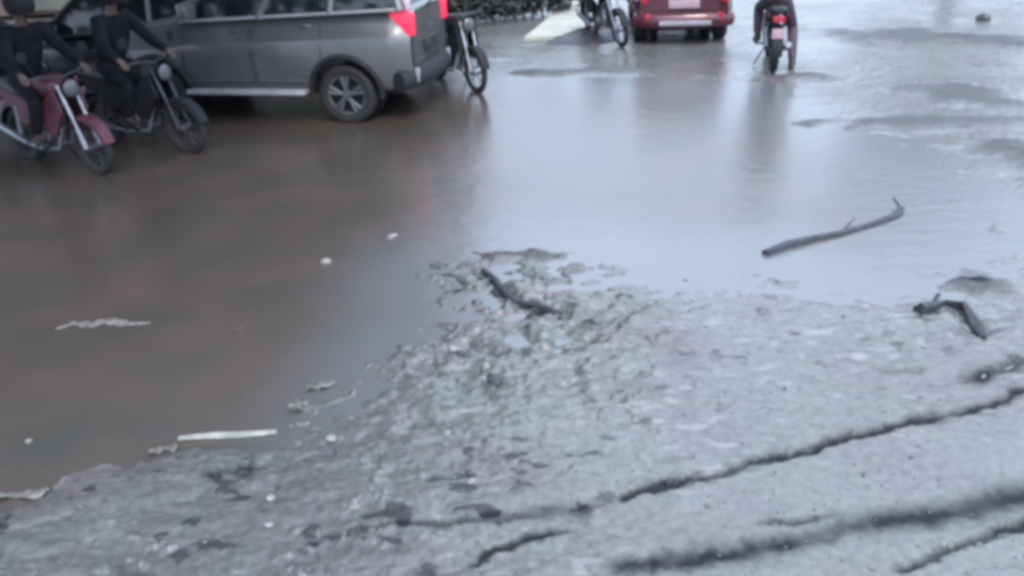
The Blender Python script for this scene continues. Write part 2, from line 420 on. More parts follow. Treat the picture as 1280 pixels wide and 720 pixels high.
def water_material():
    m = bpy.data.materials.new('muddy flood water'); m.use_nodes = True
    n = m.node_tree; b = n.nodes['Principled BSDF']; L = n.links.new
    g = n.nodes.new('ShaderNodeNewGeometry')
    n1 = n.nodes.new('ShaderNodeTexNoise'); n1.inputs['Scale'].default_value = 1.5; n1.inputs['Detail'].default_value = 7
    L(g.outputs['Position'], n1.inputs['Vector'])
    r1 = n.nodes.new('ShaderNodeValToRGB'); r1.color_ramp.elements[0].position = .36; r1.color_ramp.elements[1].position = .64
    r1.color_ramp.elements[0].color = (.046, .042, .034, 1); r1.color_ramp.elements[1].color = (.066, .048, .041, 1)
    L(n1.outputs['Fac'], r1.inputs['Fac'])
    sa = n.nodes.new('ShaderNodeAttribute'); sa.attribute_name = 'silt'; sm = n.nodes.new('ShaderNodeMixRGB'); sm.inputs['Color2'].default_value = (.092, .094, .098, 1)
    L(sa.outputs['Fac'], sm.inputs['Fac']); L(r1.outputs['Color'], sm.inputs['Color1']); L(sm.outputs['Color'], b.inputs['Base Color'])
    b.inputs['Roughness'].default_value = .26; b.inputs['IOR'].default_value = 1.92
    mp = n.nodes.new('ShaderNodeMapping'); mp.inputs['Scale'].default_value = (1.4, 2.2, 1); L(g.outputs['Position'], mp.inputs['Vector'])
    nb = n.nodes.new('ShaderNodeTexNoise'); nb.inputs['Scale'].default_value = 3.2; nb.inputs['Detail'].default_value = 4
    L(mp.outputs['Vector'], nb.inputs['Vector'])
    bp = n.nodes.new('ShaderNodeBump'); bp.inputs['Strength'].default_value = .5; bp.inputs['Distance'].default_value = .010
    L(nb.outputs['Fac'], bp.inputs['Height']); L(bp.outputs['Normal'], b.inputs['Normal'])
    return m

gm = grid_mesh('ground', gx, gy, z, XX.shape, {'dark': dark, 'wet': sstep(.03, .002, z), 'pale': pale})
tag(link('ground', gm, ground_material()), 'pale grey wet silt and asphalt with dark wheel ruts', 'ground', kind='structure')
wy_ = np.concatenate([np.linspace(-1, 12, 260), np.linspace(12.3, 31, 70)]); wx_ = np.linspace(-14, 16, 500)
WX, WY = np.meshgrid(wx_, wy_); a_, b_ = WX.ravel(), WY.ravel()
ws = shore(a_ + .25 * fbm(a_, b_, 1.2, 4, 8), b_ + .3 * fbm(a_, b_, 1.2, 4, 9))
silt = sstep(-1.5, .0, ws) * (1 - .8 * sstep(-.8, -1.7, a_)) * .9
wm = grid_mesh('water', a_, b_, .0015 * fbm(a_, b_, 1.4, 3, 7), WX.shape, {'silt': silt})
tag(link('water', wm, water_material()), 'brown flood water reflecting the overcast sky', 'water', kind='structure')

# ------------------------------------------------------------------ building seen in the flood's reflection
def building(loc, sx, sy, floors, label, m, seed):
    t = empty('building', loc, 0, label, 'building')
    hgt = floors * 3.1 + .6
    MB().box((-sx / 2, sy / 2, hgt / 2), (sx, sy, hgt)).build('wall', m, t, False)
    MB().box((-sx / 2, sy / 2, hgt + .14), (sx + .5, sy + .5, .28)).build('roof', M['frame'], t, False)
    rnd = random.Random(seed)
    for f in range(floors):
        xx = -1.6
        while xx > -sx + 1:
            if f == 0:
                fr = MB().box((xx, -.05, 1.35), (1.9, .1, 2.5)).build('shutter', M['facade2'], t, False)
            else:
                zc = f * 3.1 + 1.75
                fr = MB().box((xx, -.05, zc), (1.5, .12, 1.5)).build('window', M['frame'], t, False)
                MB().box((xx - .35, -.12, zc), (.6, .03, 1.3)).box((xx + .35, -.12, zc), (.6, .03, 1.3)).build('pane', M['glass'], fr, False)
            xx -= 2.6
        if f: MB().box((-sx / 2, -.5, f * 3.1 + .1), (sx - .6, 1.0, .14)).build('balcony_slab', M['facade2'], t, False)
    return t
building((-1.4, 21.5, .1), 17, 9, 6, 'tall brown apartment building behind the grey car', M['facade'], 3)

def tree(x, y, h, r, seed, label, leaves=9000, leaf=.13, ncl=26):
    rnd = random.Random(seed)
    t = empty('street_tree', (x, y, 0.05), 0, label, 'tree')
    tk = MB(); tk.tube([(0, 0, -.1), (.1, 0, h * .3), (-.05, .1, h * .55), (0, 0, h * .8)], [.22, .16, .11, .04], 10)
    for k in range(9):
        a = rnd.uniform(0, 6.28); z0 = rnd.uniform(.35, .65) * h; l = rnd.uniform(.5, .9) * r
        tk.tube([(0, 0, z0), (math.cos(a) * l * .5, math.sin(a) * l * .5, z0 + .35 * l), (math.cos(a) * l, math.sin(a) * l, z0 + .8 * l)], [.07, .045, .015], 6)
    tk.build('trunk', M['trunk'], t)
    cl = [(rnd.gauss(0, r * .42), rnd.gauss(0, r * .42), h * .72 + rnd.gauss(0, h * .13), rnd.uniform(.25, .45) * r) for _ in range(ncl)]
    V = []; F = []
    for k in range(leaves):
        c = cl[rnd.randrange(len(cl))]
        p = Vector((rnd.gauss(0, 1), rnd.gauss(0, 1), rnd.gauss(0, 1))).normalized() * c[3] * rnd.uniform(.5, 1.05) + Vector(c[:3])
        a = Vector((rnd.gauss(0, 1), rnd.gauss(0, 1), rnd.gauss(0, .6))).normalized() * leaf; b = a.orthogonal().normalized() * leaf * .55
        i = len(V); V += [p - a, p + b, p + a, p - b]; F.append((i, i + 1, i + 2, i + 3))
    me = bpy.data.meshes.new('crown'); me.from_pydata(V, [], F); link('crown', me, M['leaf2'], t)
tree(-7.4, 8.0, 8.6, 5.0, 8, 'large unseen tree added to shade the riders at the left', 20000, .2, 60)  # out-of-view crown, added to shade the riders and the grey car
tree(12.5, 24.5, 7.0, 3.0, 5, 'broad green street tree beyond the flood on the right')

# ------------------------------------------------------------------ hedge, ramp, mud heap by the far side
def hedge(loc, rz, sx, sy, h, n, label, seed):
    rnd = random.Random(seed)
    V = []; F = []
    t = empty('hedge', loc, rz, label, 'hedge')
    s = MB()
    for k in range(16):
        xx = -sx / 2 + sx * (k + .5) / 16
        s.tube([(xx, rnd.uniform(-.1, .1), 0), (xx + rnd.uniform(-.1, .1), rnd.uniform(-.2, .2), h * .8)], [.025, .01], 6)
    s.build('stem', M['trunk'], t)
    for k in range(n):
        x_ = rnd.uniform(-sx / 2, sx / 2); top = h * (.82 + .2 * math.sin(x_ * 3.1 + seed) * math.sin(x_ * 1.3))
        p = Vector((x_, rnd.gauss(0, sy * .3), rnd.uniform(.05, 1) ** .8 * top))
        a = Vector((rnd.gauss(0, 1), rnd.gauss(0, 1), rnd.gauss(0, .8))).normalized() * .06; b = a.orthogonal().normalized() * .032
        i = len(V); V += [p - a, p + b, p + a, p - b]; F.append((i, i + 1, i + 2, i + 3))
    me = bpy.data.meshes.new('foliage'); me.from_pydata(V, [], F); link('foliage', me, M['leaf'], t)
hp = at(632, 30); hedge((hp.x - .3, hp.y + .5, 0), math.radians(24), 3.6, .9, 1.25, 16000, 'low dark hedge between grey car and pale ramp', 4)

rp = [at(*p, .02) for p in ((655, 52), (688, 24), (706, -6), (758, -6), (756, 36), (712, 49))]
rb = MB(); rb.poly(rp, (0, 0, .07))
tag(rb.build('concrete_slab', M['concrete'], None, False), 'pale cream concrete slab beside the dark hedge', 'slab')
# sloping dark heap of mud
def heap(pts, label):
    c = sum(pts, Vector()) / len(pts); bm = bmesh.new(); n = len(pts); rnd = random.Random(2)
    prev = None; rings = 9
    tip = bm.verts.new(c + Vector((.2, 0, .19)))
    R_ = []
    dense = []
    for i in range(n):
        for k in range(6): dense.append(pts[i].lerp(pts[(i + 1) % n], k / 6))
    for j in range(1, rings + 1):
        f = j / rings
        R_.append([bm.verts.new((c.x + (p.x - c.x) * f, c.y + (p.y - c.y) * f, -.03 + .2 * (1 - f ** 2) + rnd.uniform(-.012, .012))) for p in dense])
    m = len(dense)
    for k in range(m): bm.faces.new((tip, R_[0][k], R_[0][(k + 1) % m]))
    for A, B in zip(R_, R_[1:]):
        for k in range(m): bm.faces.new((A[k], B[k], B[(k + 1) % m], A[(k + 1) % m]))
    mb = MB(); mb.bm.free(); mb.bm = bm
    return tag(mb.build('mud_heap', M['mud'], None, True, 80), label, 'mud heap')
heap([at(*p) for p in ((672, 58), (700, 48), (735, 37), (772, 34), (776, 54), (720, 59))], 'low wedge of dark mud against the parked black motorbike')

# ------------------------------------------------------------------ cars
def interp(tab, x):
    if x <= tab[0][0]: return tab[0][1]
    for (a, va), (b, vb) in zip(tab, tab[1:]):
        if x <= b:
            t = (x - a) / (b - a); t = t * t * (3 - 2 * t) if False else t
            return va + (vb - va) * t
    return tab[-1][1]

def make_wheel(parent, loc, r, w_, side, hub='alloy', spokes=5):
    wn = MB()
    wn.lathe([(r * .66, -w_ * .46), (r * .86, -w_ * .5), (r * .97, -w_ * .4), (r, -w_ * .2), (r, w_ * .2), (r * .97, w_ * .4), (r * .86, w_ * .5), (r * .66, w_ * .46)], 'Y', loc, 40, True)
    wh = wn.build('wheel', M['rubber'], parent)
    tag(wh)
    rm = MB(); yo = side * w_ * .42
    L = Vector(loc)
    rm.lathe([(r * .67, -w_ * .42), (r * .67, w_ * .42), (r * .6, w_ * .40), (r * .57, -w_ * .40)], 'Y', loc, 36, True)
    rm.lathe([(r * .18, yo), (r * .18, yo - side * .05), (r * .05, yo + side * .02)], 'Y', loc, 20)
    for k in range(spokes):
        a = 2 * PI * k / spokes + .3
        for da in (-.16, .16):
            p0 = L + Vector((math.cos(a) * r * .12, yo, math.sin(a) * r * .12))
            p1 = L + Vector((math.cos(a + da) * r * .62, yo, math.sin(a + da) * r * .62))
            rm.tube([p0, p1], [r * .055, r * .075], 8)
    rm.build('rim', M[hub], wh)
    MB().lathe([(r * .58, -.01), (r * .58, .01)], 'Y', (loc[0], loc[1] + side * w_ * .1, loc[2]), 28).build('brake_disc', M['black'], wh)
    return wh

def car(name, loc, rz, S, label, group=None):
    t = empty(name, loc, rz, label, 'car', group)
    fx, rx = S['front'], S['rear']; hw = S['hw']; WB = S['wb']; r = S['r']
    belt = S['belt']; zb = S['zb']; body = M[S['paint']]
    def halfw(x): return hw * interp(S['plan'], (x - rx) / (fx - rx))
    def section(x, z_):   # side surface y at height z
        h_ = halfw(x); top = interp(belt, x); f = (z_ - zb) / (top - zb)
        f = max(0, min(1, f))
        return h_ * (.93 + .07 * math.sin(PI * min(1, (f * .9 + .12)))) - (.15 * max(0, f - .60) / .40) ** 1.15 - .05 * max(0, .45 - f)
    rings = []
    N = 46
    for i in range(N + 1):
        x = rx + (fx - rx) * i / N
        e = min(i, N - i)
        bz = zb + (S['lift'] * (1 - e / 2.5) if e < 2.5 else 0)
        top = interp(belt, x); hs = [0, .03, .12, .25, .4, .55, .66, .70, .8, .9, .97, 1.0]
        half = [(section(x, bz + (top - bz) * f) - (.05 if f == 0 else (.015 if f == .03 else 0)) + (.012 if f in (.66, .9) else 0), bz + (top - bz) * f) for f in hs]
        half.append((half[-1][0] * .72, top + .035)); 
        pts = [(x, -y, z_) for (y, z_) in half] + [(x, y, z_) for (y, z_) in reversed(half)]
        rings.append(pts)
    mb = MB(); mb.loft(rings)
    bo = mb.build('body', body, t, True, 28)
    # wheel arches cut out
    cut = MB()
    for wx0 in (WB / 2, -WB / 2):
        for s in (1, -1):
            cut.lathe([(r + .06, -.2), (r + .06, .2)], 'Y', (wx0, s * (hw - .1), r + .02), 40)
    co = cut.build('cut', body, None); 
    co.location = loc; co.rotation_euler = (0, 0, rz)
    bpy.context.view_layer.update()
    md = bo.modifiers.new('b', 'BOOLEAN'); md.object = co; md.operation = 'DIFFERENCE'; md.solver = 'EXACT'
    bpy.context.view_layer.update()
    dg = bpy.context.evaluated_depsgraph_get(); nm = bpy.data.meshes.new_from_object(bo.evaluated_get(dg))
    bo.modifiers.clear(); bo.data = nm
    bpy.data.objects.remove(co, do_unlink=True)
    nm.set_sharp_from_angle(angle=math.radians(28))
    for wx0 in (WB / 2, -WB / 2):
        for s in (1, -1):
            make_wheel(t, (wx0, s * (hw - .13), r), r, .22, s, S.get('hub', 'alloy'))
            f = MB(); pts = []
            for k in range(21):
                a = -.12 + (PI + .24) * k / 20
                xx = wx0 + math.cos(a) * (r + .085); zz = r + .02 + math.sin(a) * (r + .085)
                pts.append((xx, s * (section(xx, max(zz, zb + .02)) + .004), zz))
            f.tube(pts, .035, 8).build('wheel_arch', M[S.get('trim', 'suv_dark')], t)
            MB().lathe([(r + .03, -.06), (r + .03, .06)], 'Y', (wx0, s * (hw - .36), r + .02), 28).build('wheel_well', M['black'], t)
    # underbody
    MB().box((0, 0, zb + .02), (fx - rx - .5, hw * 1.5, .16)).build('underbody', M['black'], t, False)
    # cabin: pillars, roof, glass
    cab = S['cabin']   # (x_rear_bottom, x_rear_top, x_front_top, x_front_bottom, roof z)
    xrb, xrt, xft, xfb, zr = cab
    inn = .10
    def quad(name, pts, m, th, par=t):
        a = MB(); P = [Vector(p) for p in pts]; nrm = (P[1] - P[0]).cross(P[2] - P[0]).normalized() * th
        a.poly(P, nrm); return a.build(name, m, par, False)
    yb = hw - .06; yt = hw - .2
    zbf, zbr = interp(belt, xfb) - .01, interp(belt, xrb) - .01
    for s in (1, -1):
        g = quad('side_window', [(xrb, s * yb, zbr), (xfb, s * yb, zbf), (xft, s * yt, zr), (xrt, s * yt, zr)], M['glass'], -.02 * s)
        for u in S['pillars']:
            xa = xrb + (xfb - xrb) * u; xb_ = xrt + (xft - xrt) * u
            MB().tube([(xa, s * (yb + .012), zbr + (zbf - zbr) * u), (xb_, s * (yt + .012), zr)], .045, 8).build('pillar', body, t)
        st = MB(); st.tube([(xrb, s * (yb + .02), zbr + .015), (xfb, s * (yb + .02), zbf + .015)], .02, 8).build('window_trim', M['silver'] if S['paint'] == 'suv' else M['black'], t)
    quad('windscreen', [(xfb, -yb, zbf), (xfb, yb, zbf), (xft, yt, zr), (xft, -yt, zr)], M['glass'], .02)
    quad('rear_window', [(xrb, yb, zbr), (xrb, -yb, zbr), (xrt, -yt, zr), (xrt, yt, zr)], M['glass'], .02)
    rf = MB(); rf.box(((xrt + xft) / 2, 0, zr + .03), (xft - xrt + .12, 2 * yt + .1, .09), bev=.04).build('roof', body, t)
    # doors, handles, mouldings
    for s in (1, -1):
        for xa, xb_ in S['doors']:
            sm = MB()
            for xx in (xa, xb_):
                sm.tube([(xx, s * (section(xx, zz) + .0005), zz) for zz in [zb + .1 + (interp(belt, xx) - zb - .12) * k / 8 for k in range(9)]], .006, 5)
            sm.tube([(xa + (xb_ - xa) * k / 8, s * (section(xa + (xb_ - xa) * k / 8, zb + .1) + .0005), zb + .1) for k in range(9)], .006, 5)
            dr = sm.build('door', M['black'], t)
            zz = interp(belt, xa) - .16
            MB().tube([(xa + .12 + .05 * k, s * (section(xa + .12, zz) + (.012 if k in (0, 3) else .035)), zz) for k in range(4)], .014, 8).build('handle', body, dr)
        if S.get('board'):
            zz = zb + .01
            bd = MB(); bd.box(((S['board'][0] + S['board'][1]) / 2, s * (hw + .03), zz), (S['board'][1] - S['board'][0], .17, .055), bev=.02)
            bd.build('running_board', M['silver'], t)
        if S.get('mould'):
            ml = MB(); xs = [S['doors'][0][0] + (S['doors'][-1][1] - S['doors'][0][0]) * k / 10 for k in range(11)]
            ml.tube([(xx, s * (section(xx, zb + .36) + .008), zb + .36) for xx in xs], .03, 8, flat=1.4).build('side_moulding', M['suv_dark'], t)
        mr = MB(); xm = xfb - .28; mr.box((xm, s * (hw + .13), interp(belt, xm) + .13), (.14, .24, .19), bev=.05)
        mi = mr.build('side_mirror', M['black'] if S['paint'] != 'suv' else body, t)
        # lamps
        tl = MB(); z0, z1 = S['tail']
        xx = rx + .10
        tl.box((xx, s * (section(xx, (z0 + z1) / 2) - .05), (z0 + z1) / 2), (.30, .13, z1 - z0), bev=.05)
        tlo = tl.build('tail_light', M[S.get('tailmat', 'reddim')], t)
        cl = MB(); cl.box((xx + .03, s * (section(xx, z1) - .045), z1 + .085), (.24, .13, .17), bev=.04)
        if S['paint'] == 'suv': cl.build('indicator', M['paleglass'], tlo)
        hl = MB(); hz = S['head']
        hl.box((fx - .14, s * (hw - .28), hz), (.26, .34, .16), bev=.06).build('headlight', M['headglass'], t)
        MB().box((rx - .035, s * (hw - .22), zb + .17), (.04, .1, .16), bev=.015).build('reflector', M[S.get('reflect', 'silver')], t)
    # bumpers
    for xx, sg, nm_ in ((rx, -1, 'rear_bumper'), (fx, 1, 'front_bumper')):
        bb = MB(); pts = []
        for k in range(13):
            u = -1 + 2 * k / 12
            pts.append((xx + sg * (.03 - .17 * abs(u) ** 3), u * (hw * .985), zb + .12))
        bb.tube(pts, .105, 10, flat=1.15).build(nm_, M[S.get('bumper', 'suv_dark')], t)
    if S.get('strip'):
        bs = MB(); bs.box((rx - .125, -.02, zb + .10), (.03, hw * 1.05, .075), bev=.012).build('bumper_strip', M['silver'], t)
    pl = MB(); pl.box((rx - .02, 0, S['platez']), (.03, .5, .14), bev=.008).build('number_plate', M[S.get('plate', 'plate')], t)
    # tailgate outline and grille
    tg = MB(); zt = interp(belt, rx) - .02
    tg.tube([(rx - .004, -hw * .78, zt), (rx - .004, -hw * .78, zb + .28), (rx - .004, hw * .78, zb + .28), (rx - .004, hw * .78, zt)], .008, 6).build('tailgate', M['black'], t)
    MB().box((fx - .01, 0, S['head'] - .02), (.06, hw * 1.0, .13), bev=.03).build('grille', M['black'], t)
    if S.get('wiper'):
        MB().tube([(rx - .02, .1, zt + .05), (rx - .03, -.25, zt + .12)], .012, 6).build('wiper', M['black'], t)
    return t

SUV = dict(front=2.10, rear=-2.08, hw=.88, wb=2.5, r=.36, zb=.40, lift=.10, paint='suv', trim='suv_dark', hub='alloy',
           plan=[(0, .86), (.05, .955), (.14, 1), (.8, 1), (.93, .95), (1, .82)],
           belt=[(-2.08, 1.26), (-2.0, 1.36), (-1.5, 1.35), (.75, 1.24), (1.0, 1.2), (1.7, 1.1), (2.0, 1.0), (2.10, .86)],
           cabin=(-2.02, -1.85, .15, .85, 1.86), pillars=(0, .3, .62, 1), doors=((-1.0, -.12), (-.08, .82)), board=(-.78, .80), mould=False,
           tail=(1.02, 1.30), tailmat='redlamp', head=.78, platez=.85, bumper='suv_dark', wiper=True, plate='gun')
YAW = math.radians(180 - 13)
hd = Vector((math.cos(YAW), math.sin(YAW), 0)); lf = Vector((-hd.y, hd.x, 0))
p0 = at(440, 152) + hd * 1.25 - lf * .78
car('parked_suv', (p0.x, p0.y, -.02), YAW, SUV, 'large grey off-road car with silver running board standing in the flood')

HATCH = dict(front=1.85, rear=-1.78, hw=.80, wb=2.36, r=.29, zb=.27, lift=.05, paint='carred', trim='carred', hub='alloy',
             plan=[(0, .9), (.04, .97), (.12, 1), (.82, 1), (.94, .93), (1, .78)],
             belt=[(-1.78, .86), (-1.72, .92), (-1.2, .93), (.8, .88), (1.5, .80), (1.85, .62)],
             cabin=(-1.72, -1.35, .15, .85, 1.42), pillars=(0, .33, .64, 1), doors=((-.85, -.1), (-.06, .78)),
             tail=(.66, .86), tailmat='reddim', head=.62, platez=.66, bumper='carred', strip=True, reflect='reddim')
rc = at(849, 50)
RY = math.radians(84)
h2 = Vector((math.cos(RY), math.sin(RY), 0))
cc = rc + h2 * 1.25
car('parked_hatchback', (cc.x, cc.y, .01), RY, HATCH, 'dark red hatchback seen from behind with pale number plate')
BLK = dict(HATCH); BLK.update(paint='blackcar', trim='blackcar', bumper='suv_dark', strip=False, tailmat='reddim')
bk = Vector((-5.6, 13.0, 0))
car('parked_black_car', (bk.x, bk.y, -.02), math.radians(172), BLK, 'black car half hidden behind the two riders at the left')

# ------------------------------------------------------------------ motorcycles
def torus_pts(c, r, n, a0=0, a1=2 * PI):
    return [(c[0] + r * math.cos(a0 + (a1 - a0) * k / n), c[1], c[2] + r * math.sin(a0 + (a1 - a0) * k / n)) for k in range(n + 1)]

def motorcycle(loc, rz, paint, label, lean=0.0, group='motorbikes in the flooded street', headglass='headglass', shroud=True, metal='chrome', rims='chrome'):
    t = empty('motorcycle', loc, rz, label, 'motorbike', group)
    t.rotation_euler = (lean, 0, rz)
    r = .30
    for wx0, tw in ((.63, .042), (-.62, .052)):
        c = (wx0, 0, r)
        wb = MB(); wb.tube(torus_pts(c, r - tw, 36)[:-1], tw, 10, closed=True)
        wh = wb.build('wheel', M['rubber'], t)
        rm = MB(); rm.tube(torus_pts(c, r - .075, 36)[:-1], .018, 8, closed=True)
        rm.lathe([(.03, -.07), (.055, -.05), (.055, .05), (.03, .07)], 'Y', c, 18)
        for k in range(10):
            a = 2 * PI * k / 10
            rm.tube([(c[0] + .04 * math.cos(a), .035 * (-1) ** k, c[2] + .04 * math.sin(a)), (c[0] + (r - .08) * math.cos(a + .15), 0, c[2] + (r - .08) * math.sin(a + .15))], .007, 5)
        rm.build('rim', M[rims], wh)
    # frame and swing arm
    f = MB()
    f.tube([(.36, 0, .86), (.1, 0, .78), (-.25, 0, .74), (-.62, 0, .72)], .022, 8)
    f.tube([(.36, 0, .80), (.28, 0, .5), (.15, 0, .26), (-.2, 0, .26), (-.28, 0, .6)], .022, 8)
    for s in (1, -1): f.tube([(-.2, s * .08, .33), (-.62, s * .085, .30)], .02, 8)
    f.build('frame', M['steel'], t)
    e = MB(); e.box((.02, 0, .38), (.36, .2, .22), bev=.05)
    e.tube([(.1, 0, .45), (.17, 0, .64)], [.085, .075], 14)
    for k in range(5): e.lathe([(.10, -.004), (.10, .004)], 'X', (.11 + .014 * k, 0, .5 + .028 * k), 16)
    e.lathe([(.09, -.13), (.10, -.11), (.10, .11), (.09, .13)], 'Y', (-.03, 0, .36), 20)
    e.build('engine', M['engine'], t)
    x = MB(); x.tube([(.17, -.06, .58), (.28, -.1, .45), (.22, -.13, .27), (-.1, -.14, .24), (-.35, -.15, .27)], .02, 8)
    x.tube([(-.32, -.15, .27), (-.5, -.155, .33), (-.82, -.16, .42)], [.03, .045, .04], 12)
    x.build('exhaust', M['chrome'], t)
    for s in (1, -1):
        fk = MB(); fk.tube([(.63, s * .075, .30), (.56, s * .075, .5)], .026, 10); fk.tube([(.56, s * .075, .5), (.40, s * .08, .93)], .018, 10)
        fk.build('fork_leg', M[metal], t)
        sh = MB(); sh.tube([(-.48, s * .12, .34), (-.40, s * .12, .66)], .032, 10); sh.build('shock_absorber', M[metal], t)
        MB().tube([(-.02, s * .1, .30), (-.0, s * .24, .30)], .016, 8).build('foot_peg', M['rubber'], t)
        mi = MB(); mi.tube([(.33, s * .22, 1.02), (.34, s * .30, 1.2)], .007, 6); mi.lathe([(.055, -.008), (.06, 0), (.05, .01)], 'X', (.34, s * .32, 1.24), 18)
        mi.build('mirror', M['black'], t)
    mg = MB()
    def fender(c, R_, a0, a1, wd, m, nm_):
        q = MB(); rings = []
        for k in range(15):
            a = a0 + (a1 - a0) * k / 14; ring = []
            for (yy, rr) in ((-wd, R_ - .05), (-wd * .8, R_ - .01), (0, R_), (wd * .8, R_ - .01), (wd, R_ - .05), (wd * .75, R_ - .03), (0, R_ - .015), (-wd * .75, R_ - .03)):
                ring.append((c[0] + rr * math.cos(a), yy, c[2] + rr * math.sin(a)))
            rings.append(ring)
        return q.loft(rings).build(nm_, m, t)
    fender((.63, 0, r), r + .045, .25, 2.5, .07, paint, 'front_fender')
    fender((-.62, 0, r), r + .07, .7, 3.2, .08, M['black'], 'rear_fender')
    tk = MB(); rings = []
    for (xx, ww, z0, z1) in ((.36, .06, .84, .93), (.30, .13, .78, 1.0), (.18, .155, .75, 1.03), (.02, .14, .75, 1.0), (-.1, .09, .76, .90), (-.14, .04, .78, .84)):
        ring = []
        for k in range(16):
            a = 2 * PI * k / 16
            ring.append((xx, ww * math.copysign(abs(math.cos(a)) ** .75, math.cos(a)), (z0 + z1) / 2 + (z1 - z0) / 2 * math.copysign(abs(math.sin(a)) ** .75, math.sin(a))))
        rings.append(ring)
    tk.loft(rings).build('fuel_tank', paint, t)
    se = MB(); rings = []
    for (xx, ww, z0, z1) in ((-.06, .07, .78, .84), (-.12, .11, .76, .86), (-.35, .14, .75, .86), (-.55, .13, .77, .90), (-.74, .12, .80, .92), (-.80, .06, .83, .89)):
        ring = []
        for k in range(14):
            a = 2 * PI * k / 14
            ring.append((xx, ww * math.copysign(abs(math.cos(a)) ** .6, math.cos(a)), (z0 + z1) / 2 + (z1 - z0) / 2 * math.copysign(abs(math.sin(a)) ** .6, math.sin(a))))
        rings.append(ring)
    se.loft(rings).build('seat', M['seat'], t)
    for s in (1, -1):
        sp = MB(); sp.poly([(-.05, s * .12, .74), (-.12, s * .125, .5), (-.32, s * .125, .48), (-.5, s * .12, .66), (-.75, s * .11, .78), (-.72, s * .11, .84)], (0, s * .025, 0))
        sp.build('side_panel', paint, t, False)
        if shroud:
            sp = MB(); sp.poly([(.40, s * .12, .90), (.46, s * .125, .66), (.30, s * .15, .40), (.16, s * .15, .44), (.12, s * .14, .70)], (0, s * .03, 0))
            sp.build('leg_shield', paint, t, False)
    hb = MB(); hb.tube([(.26, -.36, 1.0), (.34, -.22, 1.03), (.38, 0, 1.0), (.34, .22, 1.03), (.26, .36, 1.0)], .013, 8)
    h = hb.build('handlebar', M['steel'], t)
    for s in (1, -1): MB().tube([(.255, s * .36, 1.0), (.31, s * .26, 1.015)], .019, 10).build('grip', M['rubber'], h)
    hl = MB(); hl.lathe([(.05, -.10), (.085, -.05), (.095, 0), (.09, .012)], 'X', (.50, 0, .90), 22)
    ho = hl.build('headlight', M['black'], t)
    MB().lathe([(.082, .0), (.06, .018), (.02, .024)], 'X', (.512, 0, .90), 22).build('lens', M[headglass], ho)
    MB().box((-.84, 0, .76), (.06, .16, .08), bev=.02).build('tail_light', M['reddim'], t)
    MB().box((-.93, 0, .58), (.012, .16, .13), bev=.003).build('number_plate', M['plate'], t)
    MB().tube([(-.1, .1, .27), (-.16, .24, .03)], .013, 6).build('stand', M['steel'], t)
    return t

def heading(px, py, px2, py2):
    a = at(px, py); b = at(px2, py2); v = b - a
    return (a + b) / 2, math.atan2(v.y, v.x)

# ------------------------------------------------------------------ people
def skinned(name, chains, m, parent, lvl=2):
    """chains: list of lists of (point, radius); a shared point joins chains into one surface"""
    verts = []; rad = []; edges = []; idx = {}
    for ch in chains:
        prev = None
        for p, r_ in ch:
            key = tuple(round(c, 4) for c in p)
            if key not in idx: idx[key] = len(verts); verts.append(p); rad.append(r_)
            if prev is not None: edges.append((prev, idx[key]))
            prev = idx[key]
    me = bpy.data.meshes.new(name); me.from_pydata(verts, edges, [])
    o = link(name, me, None)
    o.modifiers.new('s', 'SKIN'); sv = me.skin_vertices[0].data
    for i, r_ in enumerate(rad): sv[i].radius = (r_, r_) if not isinstance(r_, tuple) else r_
    sv[0].use_root = True
    sb = o.modifiers.new('u', 'SUBSURF'); sb.levels = lvl; sb.render_levels = lvl
    bpy.context.view_layer.update()
    dg = bpy.context.evaluated_depsgraph_get(); nm = bpy.data.meshes.new_from_object(o.evaluated_get(dg))
    o.modifiers.clear(); o.data = nm
    nm.polygons.foreach_set('use_smooth', [True] * len(nm.polygons))
    nm.materials.clear(); nm.materials.append(m)
    if parent is not None: o.parent = parent
    return o

